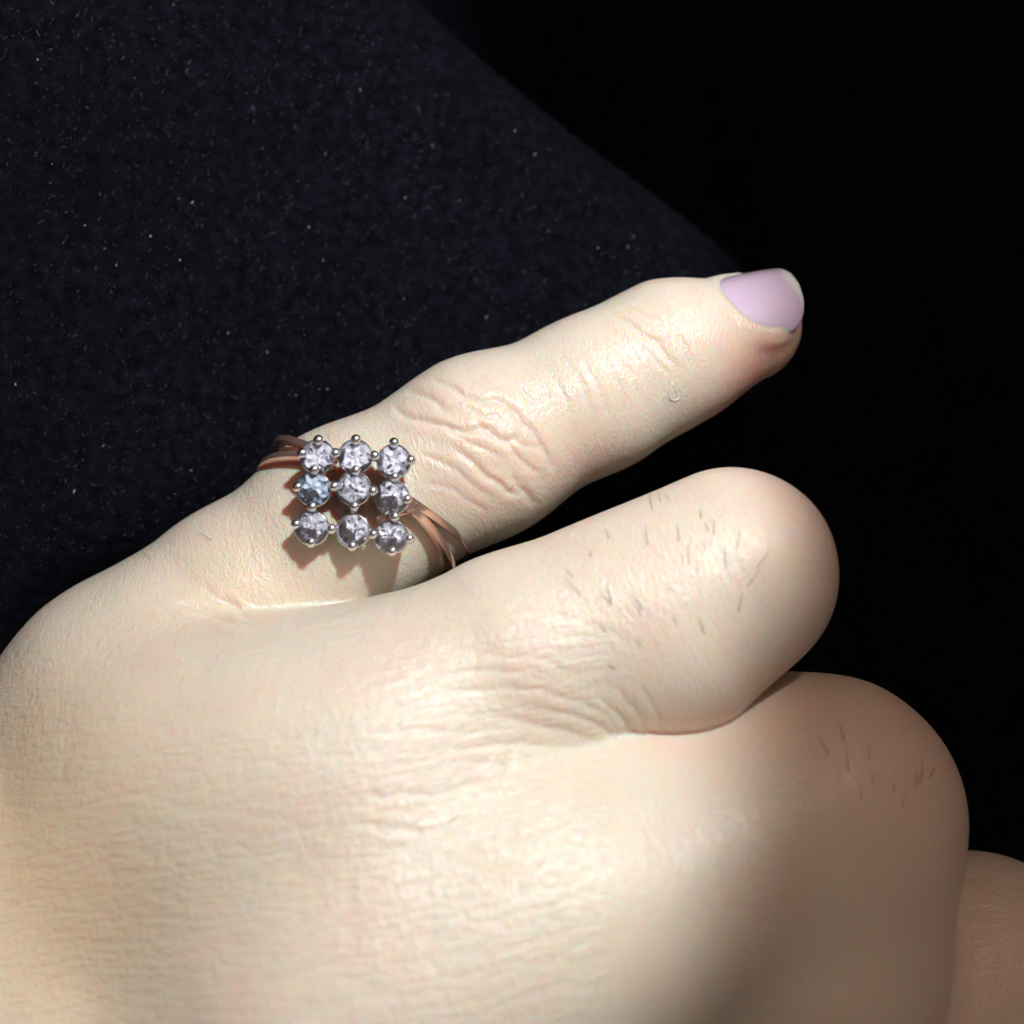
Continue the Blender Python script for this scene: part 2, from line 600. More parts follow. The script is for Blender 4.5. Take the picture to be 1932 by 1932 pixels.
# broad unevenness of living flesh plus fine furrows along the lines of the skin
X, Y = HV[:, 0], HV[:, 1]
FINGER = np.clip(W_PINKY + np.where(HPX[:, 0] > 1150, W_RING + W_MID, 0), 0, 1)
ua = X * 0.91 + Y * 0.41; va = -X * 0.41 + Y * 0.91
ub = X * 0.985 + Y * 0.17; vb = -X * 0.17 + Y * 0.985
wu = vnoise(X / 3.0 + 20, Y / 3.0 + 20, 5) * 1.1
fur_f = vnoise(ua / 0.42 + wu, va / 2.6 + 31, 6)
fur_h = vnoise(ub / 3.0 + 11, vb / 0.52 + wu, 7)
fur_x = vnoise((X * 0.3 + Y * 0.95) / 2.4 + 5, (X * 0.95 - Y * 0.3) / 0.6 + wu, 9)
ridge = lambda n, p: -(1 - np.abs(2 * n - 1)) ** p
disp += FRONT * (1 - NAILMASK) * (0.014 * ridge(fur_f, 3) * FINGER + (0.045 * ridge(fur_h, 4) + 0.022 * ridge(fur_x, 4)) * (1 - FINGER))
disp += (vnoise(X / 5 + 7, Y / 5 + 9, 8) - 0.5) * 0.22 * (1 - NAILMASK)
HV = HV + HN * disp[:, None]


def big_mesh(name, V, Q, ngons, mat, attrs=None):
    me = bpy.data.meshes.new(name)
    tot = np.concatenate([np.full(len(Q), 4), np.array([len(g) for g in ngons], int)]).astype(np.int32)
    loops = np.concatenate([Q.ravel(), np.array([i for g in ngons for i in g], int)]).astype(np.int32)
    me.vertices.add(len(V)); me.vertices.foreach_set('co', np.ascontiguousarray(V, f32).ravel())
    me.loops.add(len(loops)); me.loops.foreach_set('vertex_index', loops)
    me.polygons.add(len(tot))
    me.polygons.foreach_set('loop_start', np.concatenate([[0], np.cumsum(tot)[:-1]]).astype(np.int32))
    me.polygons.foreach_set('use_smooth', np.ones(len(tot), dtype=bool))
    me.update(calc_edges=True)
    for nm, (typ, dom, dat) in (attrs or {}).items():
        at = me.attributes.new(nm, typ, dom)
        at.data.foreach_set('vector' if typ == 'FLOAT_VECTOR' else 'value', np.ascontiguousarray(dat, f32).ravel())
    me.materials.append(mat)
    return me


SSS = 'RANDOM_WALK'
# ---- skin material
def near(px, py, z, r):
    c = P(px, py, z)
    return np.exp(-(((HV - c) ** 2).sum(1)) / (r * r))


flush = (1.0 * near(1450, 690, -11, 4.5) + 0.5 * near(1380, 740, -12, 5) + 0.65 * near(1520, 960, 2, 5.5)
         + 0.45 * near(1420, 1260, 2, 6) + 0.35 * near(1760, 1400, 6, 8) + 0.5 * near(1130, 900, -9, 5)
         + 0.45 * near(1250, 1370, 3, 4) + 0.35 * near(1880, 1800, 4, 8) + 0.25 * near(930, 860, -3, 5)
         + 0.25 * near(620, 1700, 9, 6))
veins = (0.8 * near(430, 1480, 7, 6.5) + 0.7 * near(520, 1700, 9, 7) + 0.8 * near(1050, 1620, 12, 6) + 0.5 * near(1180, 1480, 8, 4)
         + 0.6 * near(1130, 1850, 14, 6))
sallow = (0.9 * near(60, 1500, 3, 11) + 0.8 * near(180, 1750, 6, 12) + 0.4 * near(430, 1110, -3, 6))
keep = W_PALM

sk = NT('skin')
co = sk.n('ShaderNodeAttribute', attribute_name='skin_place').outputs['Vector']
fl = sk.n('ShaderNodeAttribute', attribute_name='flush').outputs['Fac']
ve = sk.n('ShaderNodeAttribute', attribute_name='veins').outputs['Fac']
sa = sk.n('ShaderNodeAttribute', attribute_name='sallow').outputs['Fac']
fi = sk.n('ShaderNodeAttribute', attribute_name='finger').outputs['Fac']
n1 = sk.n('ShaderNodeTexNoise', i_Scale=0.35, i_Detail=3.0); sk.l(co, n1.inputs['Vector'])
n2 = sk.n('ShaderNodeTexNoise', i_Scale=1.7, i_Detail=3.0); sk.l(co, n2.inputs['Vector'])
col = sk.mix(n1.outputs['Fac'], (0.77, 0.695, 0.575), (0.775, 0.715, 0.625))
col = sk.mix(sk.math('MULTIPLY', sk.math('SUBTRACT', n2.outputs['Fac'], 0.42, True), 1.3, True), col, (0.78, 0.655, 0.52))
n3 = sk.n('ShaderNodeTexNoise', i_Scale=3.2, i_Detail=4.0); sk.l(co, n3.inputs['Vector'])
col = sk.mix(sk.math('MULTIPLY', sk.math('SUBTRACT', n3.outputs['Fac'], 0.45, True), 1.1, True), col, (0.765, 0.635, 0.50))
n4 = sk.n('ShaderNodeTexNoise', i_Scale=0.16, i_Detail=2.0); sk.l(co, n4.inputs['Vector'])
col = sk.mix(sk.math('MULTIPLY', sk.math('SUBTRACT', n4.outputs['Fac'], 0.5, True), 1.8, True), col, (0.79, 0.61, 0.52))
col = sk.mix(sk.math('MULTIPLY', sk.math('SUBTRACT', 0.47, n4.outputs['Fac'], True), 1.6, True), col, (0.70, 0.68, 0.60))
col = sk.mix(sk.math('MULTIPLY', fl, 0.75, True), col, (0.78, 0.44, 0.36))
col = sk.mix(sk.math('MULTIPLY', ve, 0.55, True), col, (0.70, 0.66, 0.53))
col = sk.mix(sk.math('MULTIPLY', sa, 0.6, True), col, (0.86, 0.66, 0.43))
sk.l(col, sk.b.inputs['Base Color'])
# relief: tiny polygonal cells, hair-fine lines, pores
vor = sk.n('ShaderNodeTexVoronoi', feature='DISTANCE_TO_EDGE', i_Scale=1.9)
wn = sk.n('ShaderNodeTexNoise', i_Scale=1.2, i_Detail=2.0); sk.l(co, wn.inputs['Vector'])
wm = sk.n('ShaderNodeVectorMath', operation='MULTIPLY_ADD'); sk.l(wn.outputs['Color'], wm.inputs[0])
wm.inputs[1].default_value = (0.7, 0.7, 0.7); sk.l(co, wm.inputs[2])
mp = sk.n('ShaderNodeMapping', vector_type='TEXTURE'); sk.l(wm.outputs[0], mp.inputs['Vector'])
mp.inputs['Rotation'].default_value = (0, 0, math.radians(-30)); mp.inputs['Scale'].default_value = (1.0, 1.7, 1.0)
sk.l(mp.outputs[0], vor.inputs['Vector'])
cell = sk.math('MULTIPLY', vor.outputs['Distance'], 4.0, True)


def lines(ang, across, along, seedz):
    mp_ = sk.n('ShaderNodeMapping', vector_type='POINT'); sk.l(wm.outputs[0], mp_.inputs['Vector'])
    mp_.inputs['Rotation'].default_value = (0, 0, ang)
    mp_.inputs['Location'].default_value = (0, 0, seedz)
    sc_ = sk.n('ShaderNodeVectorMath', operation='MULTIPLY'); sk.l(mp_.outputs[0], sc_.inputs[0])
    sc_.inputs[1].default_value = (along, across, 0.5)
    nz = sk.n('ShaderNodeTexNoise', i_Scale=1.0, i_Detail=2.0); sk.l(sc_.outputs[0], nz.inputs['Vector'])
    a_ = sk.math('ABSOLUTE', sk.math('SUBTRACT', nz.outputs['Fac'], 0.5))
    return sk.math('MULTIPLY', a_, 9.0, True)


la = lines(math.radians(-10), 1.9, 0.28, 3.0)
lb = lines(math.radians(72), 2.0, 0.35, 9.0)
lc = lines(math.radians(-115), 2.6, 0.45, 5.0)
hand_l = sk.math('MULTIPLY', sk.math('ADD', la, sk.math('MULTIPLY', lb, 0.7)), 1.15)
fing_l = sk.math('ADD', sk.math('MULTIPLY', lc, 1.0), sk.math('MULTIPLY', lb, 0.3))
mixl = sk.math('ADD', sk.math('MULTIPLY', hand_l, sk.math('SUBTRACT', 1.0, fi)), sk.math('MULTIPLY', fing_l, fi))
fine = sk.n('ShaderNodeTexNoise', i_Scale=9.0, i_Detail=3.0); sk.l(co, fine.inputs['Vector'])
hgt = sk.math('ADD', sk.math('MULTIPLY', mixl, 0.32), sk.math('MULTIPLY', cell, 0.28))
hgt = sk.math('ADD', hgt, sk.math('MULTIPLY', fine.outputs['Fac'], 0.22))
bp = sk.n('ShaderNodeBump', i_Strength=0.85, i_Distance=0.00009)
sk.l(hgt, bp.inputs['Height'])
sk.l(bp.outputs[0], sk.b.inputs['Normal'])
sk.b.inputs['Roughness'].default_value = 0.36
sk.b.inputs['Specular IOR Level'].default_value = 0.6
sk.b.subsurface_method = SSS
sk.b.inputs['Subsurface Weight'].default_value = 1.0
sk.b.inputs['Subsurface Radius'].default_value = (1.6, 0.32, 0.12)
sk.b.inputs['Subsurface Scale'].default_value = 0.0011

me = big_mesh('hand', to_world(HV), HQ_all, HNG_all, sk.mat, {
    'skin_place': ('FLOAT_VECTOR', 'POINT', HV), 'flush': ('FLOAT', 'POINT', flush),
    'veins': ('FLOAT', 'POINT', veins), 'sallow': ('FLOAT', 'POINT', sallow), 'finger': ('FLOAT', 'POINT', FINGER)})
hand = link(bpy.data.objects.new('hand', me))
tag(hand, 'left hand with straight little finger and the other fingers curled under', 'hand')
print('hand done', time.time() - _t)

# ---- fingernail
nm = NT('nail')
ns = nm.n('ShaderNodeAttribute', attribute_name='along').outputs['Fac']
nmix = nm.mix(nm.math('MULTIPLY', nm.math('SUBTRACT', ns, 0.88), 14.0, True), (0.71, 0.55, 0.71), (0.85, 0.82, 0.78))
nm.l(nmix, nm.b.inputs['Base Color'])
nm.b.inputs['Roughness'].default_value = 0.25
nm.b.inputs['Specular IOR Level'].default_value = 0.75
nm.b.inputs['Coat Weight'].default_value = 1.0
nm.b.inputs['Coat Roughness'].default_value = 0.12
nm.b.inputs['Subsurface Weight'].default_value = 0.6
nm.b.inputs['Subsurface Radius'].default_value = (1.0, 0.45, 0.4)
nm.b.inputs['Subsurface Scale'].default_value = 0.0008
nn = nm.n('ShaderNodeTexNoise', i_Scale=1.0, i_Detail=2.0)
nc = nm.n('ShaderNodeAttribute', attribute_name='plate').outputs['Vector']
nm.l(nc, nn.inputs['Vector'])
nb = nm.n('ShaderNodeBump', i_Strength=0.25, i_Distance=0.00004); nm.l(nn.outputs['Fac'], nb.inputs['Height'])
nm.l(nb.outputs[0], nm.b.inputs['Normal'])
NS, NTT = 46, 40
gv, ga, gc = [], [], []
for layer in (0, 1):
    for i in range(NS + 1):
        s = NAIL_L * (i / NS)
        w = float(nail_half(np.array(s))) + 0.12
        for j in range(NTT + 1):
            t = (2 * j / NTT - 1) * w
            e = abs(2 * j / NTT - 1)
            r = float(nail_r(s)) - 0.28 * layer - 0.10 * e ** 6 - (0.25 if i == 0 else 0.0)
            a_ = t / 5.0
            gv.append(TA + (NAIL_S0 + s) * n_a + r * (math.cos(a_) * n_u + math.sin(a_) * n_v))
            ga.append(s / NAIL_L + 0.03 * math.cos(t * 0.9)); gc.append((t * 3.0, s * 0.25, 0))
W_ = NTT + 1
gq = []
for i in range(NS):
    for j in range(NTT):
        a0 = i * W_ + j
        gq.append((a0, a0 + 1, a0 + W_ + 1, a0 + W_))
        b0 = (NS + 1) * W_ + a0
        gq.append((b0 + W_, b0 + W_ + 1, b0 + 1, b0))
L_ = (NS + 1) * W_
for j in range(NTT):
    a0 = NS * W_ + j
    gq.append((a0, a0 + 1, a0 + 1 + L_, a0 + L_))
for i in range(NS):
    for j in (0, NTT):
        a0 = i * W_ + j
        gq.append((a0, a0 + W_, a0 + W_ + L_, a0 + L_))
gv = np.array(gv); gq = np.array(gq)
me = big_mesh('fingernail', to_world(gv), gq, [], nm.mat, {
    'along': ('FLOAT', 'POINT', np.array(ga)), 'plate': ('FLOAT_VECTOR', 'POINT', np.array(gc))})
bm = bmesh.new(); bm.from_mesh(me); bmesh.ops.recalc_face_normals(bm, faces=bm.faces); bm.to_mesh(me); bm.free()
nail = link(bpy.data.objects.new('fingernail', me), hand)
nail['label'] = 'pale pink glossy nail of the little finger'


# ---- points on the skin under a photo pixel
def trace(pxs):
    o = np.array([0, 0, D])
    d = np.array([P(a, b, 0) - o for a, b in pxs]); d /= np.linalg.norm(d, axis=1, keepdims=True)
    t = np.full(len(d), 60.0)
    for _ in range(90):
        t += sdf(o + d * t[:, None]) * 0.8
    p = o + d * t[:, None]
    g = np.stack([sdf(p + np.eye(3)[i] * 0.05) - sdf(p - np.eye(3)[i] * 0.05) for i in range(3)], 1)
    g /= np.linalg.norm(g, axis=1, keepdims=True)
    return p, g


# ------------------------------------------------------------------ ring
gold = NT('rose_gold')
gold.b.inputs['Base Color'].default_value = (0.96, 0.64, 0.51, 1)
gold.b.inputs['Metallic'].default_value = 0.86
gold.b.inputs['Roughness'].default_value = 0.19
silver = NT('white_gold')
silver.b.inputs['Base Color'].default_value = (0.94, 0.94, 0.98, 1)
silver.b.inputs['Metallic'].default_value = 1.0
silver.b.inputs['Roughness'].default_value = 0.24


def tube(path, rads, seg=12, cap=True):
    path = [np.asarray(p, float) for p in path]
    V, F = [], []
    prev = None
    for i, p in enumerate(path):
        t = path[min(i + 1, len(path) - 1)] - path[max(i - 1, 0)]
        t /= np.linalg.norm(t)
        ref = prev if prev is not None else (np.array([1.0, 0, 0]) if abs(t[0]) < 0.8 else np.array([0, 1.0, 0]))
        a = ref - ref.dot(t) * t; a /= np.linalg.norm(a); prev = a
        b = np.cross(t, a)
        for k in range(seg):
            an = 2 * math.pi * k / seg
            V.append(p + rads[i] * (math.cos(an) * a + math.sin(an) * b))
    for i in range(len(path) - 1):
        for k in range(seg):
            F.append((i * seg + k, i * seg + (k + 1) % seg, (i + 1) * seg + (k + 1) % seg, (i + 1) * seg + k))
    if cap:
        F.append(tuple(range(seg))[::-1]); F.append(tuple((len(path) - 1) * seg + k for k in range(seg)))
    return V, F


def join(parts):
    V, F = [], []
    for v, f in parts:
        o = len(V); V += list(v); F += [tuple(i + o for i in q) for q in f]
    return V, F


def Q(x, y, z):           # source pixel grid (1946) -> study frame
    return P(x * 0.9928, y * 0.9928, z)


ring_root = bpy.data.objects.new('ring', None)
ring_root.empty_display_size = 0.005
link(ring_root)
rc = Q(690, 976, -10.9)
ring_root.location = Vector(to_world(rc))
bpy.context.view_layer.update()
RINV = ring_root.matrix_world.inverted()


def ring_part(name, V, F, mat, parent=ring_root, smooth=True):
    o = mesh_obj(name, V, F, mat, None, smooth)
    o.data.transform(RINV)
    o.parent = parent
    return o


stones = [(602.6, 867.9), (674.6, 867.9), (748, 877), (595.8, 929.8), (671.9, 928.4), (745, 946),
          (591.8, 1003.8), (669.9, 1009), (743, 1021)]
prongs = [(604.6, 836), (676, 835), (748.6, 841), (574, 861), (565, 925), (562, 996),
          (590.5, 1031), (669, 1038), (745, 1048), (780, 874), (773.5, 949), (778, 1024),
          (637, 861), (711, 866), (634.5, 924), (708, 933), (630, 1005), (709, 1015),
          (597, 892), (676, 893), (750, 906), (592.5, 963), (673, 962), (750, 982)]
ctr = np.mean([Q(a, b, 0) for a, b in stones], axis=0)


def level(x, y):          # the cluster is very slightly domed
    p = Q(x, y, 0) - ctr
    return 0.05 - 0.010 * (p[0] ** 2 + p[1] ** 2)


SR = 1.40                 # stone radius, mm


def brilliant(c, n, spin, R):
    n = n / np.linalg.norm(n)
    a = np.array([1.0, 0, 0]); a -= a.dot(n) * n; a /= np.linalg.norm(a)
    b = np.cross(n, a)

    def pt(r, ang, z):
        ang += spin
        return c + R * (r * math.cos(ang) * a + r * math.sin(ang) * b + z * n)
    V, F = [], []
    st = math.pi / 4
    tb = [len(V) + i for i in range(8)]; V += [pt(0.54, i * st, 0.30) for i in range(8)]
    kt = [len(V) + i for i in range(8)]; V += [pt(0.78, (i + 0.5) * st, 0.175) for i in range(8)]
    g1 = [len(V) + i for i in range(16)]; V += [pt(1.0, i * st / 2, 0.025) for i in range(16)]
    g2 = [len(V) + i for i in range(16)]; V += [pt(1.0, i * st / 2, -0.025) for i in range(16)]
    crown = 1 + 8 * 4 + 16
    F.append(tuple(tb))
    for i in range(8):
        j = (i + 1) % 8
        F.append((tb[j], tb[i], kt[i]))                               # star
        F.append((tb[i], kt[i - 1], g1[2 * i], kt[i]))                # kite
        F.append((kt[i], g1[2 * i], g1[2 * i + 1]))                   # upper halves
        F.append((kt[i], g1[2 * i + 1], g1[(2 * i + 2) % 16]))
    for i in range(16):
        j = (i + 1) % 16
        F.append((g1[i], g2[i], g2[j], g1[j]))
    jit = lambda q: float(rng.normal(0, q))
    p1 = [len(V) + i for i in range(16)]; V += [pt(0.70 + jit(0.04), (i + 0.5) * st / 2 + jit(0.06), -0.11 + jit(0.075)) for i in range(16)]
    p2 = [len(V) + i for i in range(16)]; V += [pt(0.42 + jit(0.05), i * st / 2 + jit(0.08), -0.18 + jit(0.095)) for i in range(16)]
    p3 = [len(V) + i for i in range(8)]; V += [pt(0.18 + jit(0.03), (i + 0.25) * st, -0.23 + jit(0.08)) for i in range(8)]
    cu = len(V); V.append(pt(0, 0, -0.28))
    for i in range(16):
        j = (i + 1) % 16
        F += [(g2[i], p1[i], g2[j]), (g2[j], p1[i], p1[j]), (p1[i], p2[i], p2[j]), (p1[i], p2[j], p1[j])]
    for i in range(8):
        j = (i + 1) % 8
        F += [(p2[2 * i], p3[i], p2[2 * i + 1]), (p2[2 * i + 1], p3[i], p3[j]), (p2[2 * i + 1], p3[j], p2[(2 * i + 2) % 16]), (p3[i], cu, p3[j])]
    return V, F, crown


def gem_mats(name, colr):
    g = NT(name + '_crown')
    g.t.nodes.remove(g.b)
    out = g.t.nodes['Material Output']
    tr = g.n('ShaderNodeBsdfTransparent', i_Color=(0.995, 0.995, 1.0, 1))
    gl = g.n('ShaderNodeBsdfGlossy', i_Color=(1, 1, 1, 1), i_Roughness=0.05)
    fr = g.n('ShaderNodeFresnel', i_IOR=1.5)
    mx = g.n('ShaderNodeMixShader')
    g.l(fr.outputs[0], mx.inputs[0]); g.l(tr.outputs[0], mx.inputs[1]); g.l(gl.outputs[0], mx.inputs[2])
    g.l(mx.outputs[0], out.inputs['Surface'])
    p = NT(name + '_pavilion')
    p.b.inputs['Base Color'].default_value = (*colr, 1)
    fa = p.n('ShaderNodeAttribute', attribute_name='facet').outputs['Fac']
    p.l(p.math('MULTIPLY', p.math('GREATER_THAN', fa, 0.74), 0.95), p.b.inputs['Metallic'])  # inner sparkle put into the facets: some mirror, the rest pale, at random
    p.b.inputs['Roughness'].default_value = 0.16
    return g.mat, p.mat


clear = gem_mats('clear_stone', (0.86, 0.88, 1.0))
bluish = gem_mats('bluish_stone', (0.70, 0.84, 1.0))
for i, (x, y) in enumerate(stones):
    c = Q(x, y, level(x, y) - 0.3)
    n = np.array([rng.normal(0, 0.07) + (c - ctr)[0] * 0.012, rng.normal(0, 0.07) + (c - ctr)[1] * 0.02, 1.0])
    V, F, crown = brilliant(c, n, rng.uniform(0, 1), SR)
    cm, pm = bluish if i == 3 else clear
    o = ring_part('gemstone', V, F, cm, smooth=False)
    o.data.materials.append(pm)
    for q in range(crown, len(F)):
        o.data.polygons[q].material_index = 1
    at = o.data.attributes.new('facet', 'FLOAT', 'FACE')
    at.data.foreach_set('value', rng.random(len(F)).astype(f32))
    bm = bmesh.new(); bm.from_mesh(o.data); bmesh.ops.recalc_face_normals(bm, faces=bm.faces); bm.to_mesh(o.data); bm.free()
    if i == 3:
        o['label'] = 'round stone with a bluish cast'
    # the seat: a thin cup rim that carries the girdle
    seat = []
    for rr, zz, tr in ((SR * 0.93, -0.62, 0.17), (SR * 0.62, -1.25, 0.14)):
        pts = [c + np.array([rr * math.cos(t), rr * math.sin(t), zz + 0.3]) for t in np.linspace(0, 2 * math.pi, 29)]
        seat.append(tube(pts, [tr] * 29, 8, False))
    s_o = ring_part('seat', *join(seat), silver.mat)
for k, (x, y) in enumerate(prongs):
    z = level(x, y)
    top = Q(x, y, z + 0.02)
    near_s = sorted(stones, key=lambda s: (s[0] - x) ** 2 + (s[1] - y) ** 2)
    inner = Q(*near_s[0], z) - top
    inner[2] = 0
    outer = k < 12
    lean = inner / np.linalg.norm(inner) * (0.28 if outer else 0.0)
    path, rad = [], []
    path += [top + lean * 1.6 + [0, 0, -2.0], top + lean + [0, 0, -1.2], top + lean * 0.2 + [0, 0, -0.6], top + [0, 0, -0.25]]
    rad += [0.27, 0.30, 0.37, 0.42]
    for a in np.linspace(0, math.pi / 2, 7)[1:]:
        path.append(top + [0, 0, -0.25 + 0.42 * math.sin(a)]); rad.append(0.44 * math.cos(a) + 0.01)
    ring_part('prong', *tube(path, rad, 14), silver.mat)
# under-gallery rails that tie the cups together
rails = []
for r in range(3):
    rails.append([stones[3 * r + c_] for c_ in range(3)])
    rails.append([stones[3 * c_ + r] for c_ in range(3)])
gal = []
for rl in rails:
    gal.append(tube([Q(x, y, level(x, y) - 1.75) for x, y in rl], [0.2] * 3, 8))
ring_part('gallery', *join(gal), silver.mat)

# split shank
dd_ = np.array([0.872, -0.490, 0.0])
w_xy = np.array([0.490, 0.872, 0.0])
zd = np.array([0, 0, 1.0]) + 0.36 * w_xy; zd -= zd.dot(dd_) * dd_; zd /= np.linalg.norm(zd)
wd = np.cross(zd, dd_); wd *= np.sign(wd[1])
RS = 9.75


def sweep(phis, offs, hw_, th_):
    """ribbon of rounded-rectangle section round the finger"""
    V, F = [], []
    prof = []
    for cx, cy, a0 in ((1, 1, 0), (-1, 1, 1), (-1, -1, 2), (1, -1, 3)):
        for q in range(4):
            an = (a0 + q / 3) * math.pi / 2
            prof.append((cx * 0.84 + 0.16 * math.cos(an), cy * 0.84 + 0.16 * math.sin(an)))
    n = len(prof)
    for i, ph in enumerate(phis):
        rd = math.cos(ph) * zd + math.sin(ph) * dd_
        for a, b in prof:
            V.append(rc + rd * (RS + b * th_[i]) + wd * (offs[i] + a * hw_[i]))
    for i in range(len(phis) - 1):
        for k in range(n):
            F.append((i * n + k, i * n + (k + 1) % n, (i + 1) * n + (k + 1) % n, (i + 1) * n + k))
    F.append(tuple(range(n))[::-1]); F.append(tuple((len(phis) - 1) * n + k for k in range(n)))
    return V, F


parts = []
for side in (-1, 1):
    ph = np.linspace(math.radians(20), math.radians(152), 60)
    f = np.clip((ph - ph[0]) / math.radians(62), 0, 1)
    back = np.clip((math.radians(150) - ph) / math.radians(50), 0, 1)
    sep = 0.25 + 1.0 * (f * f * (3 - 2 * f)) * back
    for sg in (-1, 1):
        wv = 0.36 - 0.08 * f
        parts.append(sweep(side * ph, sg * sep, wv, np.full(60, 0.42)))
ph = np.linspace(math.radians(146), math.radians(214), 30)
parts.append(sweep(ph, np.zeros(30), np.full(30, 0.72), np.full(30, 0.6)))
o = ring_part('shank', *join(parts), gold.mat)
bm = bmesh.new(); bm.from_mesh(o.data); bmesh.ops.recalc_face_normals(bm, faces=bm.faces); bm.to_mesh(o.data); bm.free()
o['label'] = 'polished rose gold band split into two strands at each shoulder'
# shoulders: struts from the split up to the cluster
for side in (-1, 1):
    for off in (-0.6, 0.6):
        rd = math.cos(math.radians(26)) * zd + side * math.sin(math.radians(26)) * dd_
        a = rc + rd * (RS + 0.1) + wd * off * 0.5
        b = ctr + dd_ * side * 2.6 + wd * off * 1.6 + np.array([0, 0, -1.5])
        ring_part('shoulder_strut', *tube([a, (a + b) / 2 + [0, 0, 0.15], b], [0.36, 0.32, 0.28], 10), gold.mat)
tag(ring_root, 'rose gold ring with nine round stones in a square, on the little finger', 'ring')

# ------------------------------------------------------------------ hairs and flake on the skin
hm = NT('hair')
hm.b.inputs['Base Color'].default_value = (0.02, 0.015, 0.013, 1)
hm.b.inputs['Roughness'].default_value = 0.5
HAIRS = []


def hairs(x0, y0, k, segs, r):
    for a, b, c, d in segs:
        HAIRS.append(((x0 + a * k) * 0.9928, (y0 + b * k) * 0.9928, (x0 + c * k) * 0.9928, (y0 + d * k) * 0.9928, r))


hairs(900, 840, 0.414, [(815, 240, 820, 320), (755, 235, 760, 280), (850, 235, 858, 275), (880, 240, 895, 265), (650, 290, 683, 325),
    (1040, 310, 1043, 350), (1060, 365, 1078, 412), (1105, 350, 1103, 425), (605, 400, 622, 442), (792, 385, 800, 475),
    (937, 385, 943, 455), (985, 460, 988, 562), (1050, 450, 1068, 502), (1150, 472, 1158, 582), (1222, 405, 1210, 488),
    (1360, 495, 1298, 578), (1322, 565, 1258, 663), (1020, 540, 1036, 602), (415, 580, 458, 622), (415, 620, 490, 702),
    (572, 680, 636, 748), (615, 655, 632, 735), (720, 675, 780, 775), (735, 735, 770, 790), (895, 665, 902, 682),
    (905, 790, 935, 835), (1030, 797, 1058, 882), (575, 835, 605, 872), (735, 900, 773, 935), (605, 1015, 650, 1042),
    (370, 1025, 410, 1038), (1230, 690, 1215, 780), (955, 515, 960, 560), (530, 500, 540, 525)], 0.022)
hairs(1200, 1200, 0.3861, [(920, 520, 970, 610), (1022, 455, 1045, 540), (1052, 580, 1070, 690), (1160, 560, 1175, 625), (1125, 740, 1130, 820),
    (1422, 640, 1420, 750), (1400, 690, 1402, 760), (1485, 665, 1470, 720), (1352, 780, 1330, 860), (1185, 690, 1188, 745),
    (1290, 740, 1292, 790)], 0.024)
hairs(0, 1000, 0.49, [(770, 25, 820, 55), (545, 95, 585, 130)], 0.017)
hairs(460, 780, 0.2278, [(735, 170, 725, 245), (525, 200, 535, 285)], 0.014)
pa, na = trace([(h[2], h[3]) for h in HAIRS])
pb, nb_ = trace([(h[0], h[1]) for h in HAIRS])
okh = (np.abs(sdf(pa)) < 0.05) & (np.abs(sdf(pb)) < 0.05)
for h, a, n0_, b, n1_, ok_ in zip(HAIRS, pa, na, pb, nb_, okh):
    if not ok_:
        continue
    r = h[4] * rng.uniform(0.7, 1.15)
    L = np.linalg.norm(b - a)
    path = [a - n0_ * 0.1 + (b - a) * t + n0_ * (0.1 + 0.12 * L * math.sin(t * 2.0)) for t in np.linspace(0, 1, 6)]
    V, F = tube(path, [r, r, r * 0.95, r * 0.8, r * 0.6, r * 0.25], 6)
    mesh_obj('hair', V, F, hm.mat, hand)
fm = NT('flake')
fm.b.inputs['Base Color'].default_value = (0.85, 0.8, 0.76, 1)
fm.b.inputs['Roughness'].default_value = 0.35
fpx = [(892, 885), (905, 925), (928, 965), (930, 990), (905, 1002), (880, 990), (874, 965), (884, 925), (892, 888)]
p_, n_ = trace([((1000 + a * 0.3106) * 0.9928, (450 + b * 0.3106) * 0.9928) for a, b in fpx])
V, F = tube(list(p_ + n_ * 0.04), [0.03, 0.035, 0.045, 0.08, 0.06, 0.075, 0.045, 0.035, 0.03], 8)
mesh_obj('skin_flake', V, F, fm.mat, hand)

# ------------------------------------------------------------------ cloth
HW = to_world(HV)
ax = np.concatenate([[-0.6, -0.35, -0.2], np.arange(-0.115, 0.085, 0.0011), [0.15, 0.3, 0.6]])
ay = np.concatenate([[-0.6, -0.35, -0.2], np.arange(-0.125, 0.065, 0.0011), [0.15, 0.3, 0.6]])
hz = np.zeros((len(ax), len(ay)))
ix = np.clip(np.searchsorted(ax, HW[:, 0]), 1, len(ax) - 2)
iy = np.clip(np.searchsorted(ay, HW[:, 1]), 1, len(ay) - 2)
for du in (-2, -1, 0, 1):
    for dv in (-2, -1, 0, 1):
        np.minimum.at(hz, (np.clip(ix + du, 0, len(ax) - 1), np.clip(iy + dv, 0, len(ay) - 1)), HW[:, 2] - 0.0003)
for _ in range(6):                   # the pile gives way softly round whatever presses it
    pad = np.pad(hz, 1, mode='edge')
    sm = sum(pad[i:i + hz.shape[0], j:j + hz.shape[1]] for i in range(3) for j in range(3)) / 9
    hz = np.minimum(hz, sm)
gx, gy = np.meshgrid(ax, ay, indexing='ij')
und = (vnoise(gx.ravel() * 90 + 50, gy.ravel() * 90 + 50, 21).reshape(gx.shape) - 0.5) * 0.0008
# the cloth covers a pad whose rounded edge falls away beyond this line
def on_pad(px, py):
    d_ = P(px, py, 0) - np.array([0, 0, D])
    t_ = (ORG - np.array([0, 0, D])).dot(NV) / d_.dot(NV)
    return to_world(np.array([0, 0, D]) + d_ * t_)[:2]


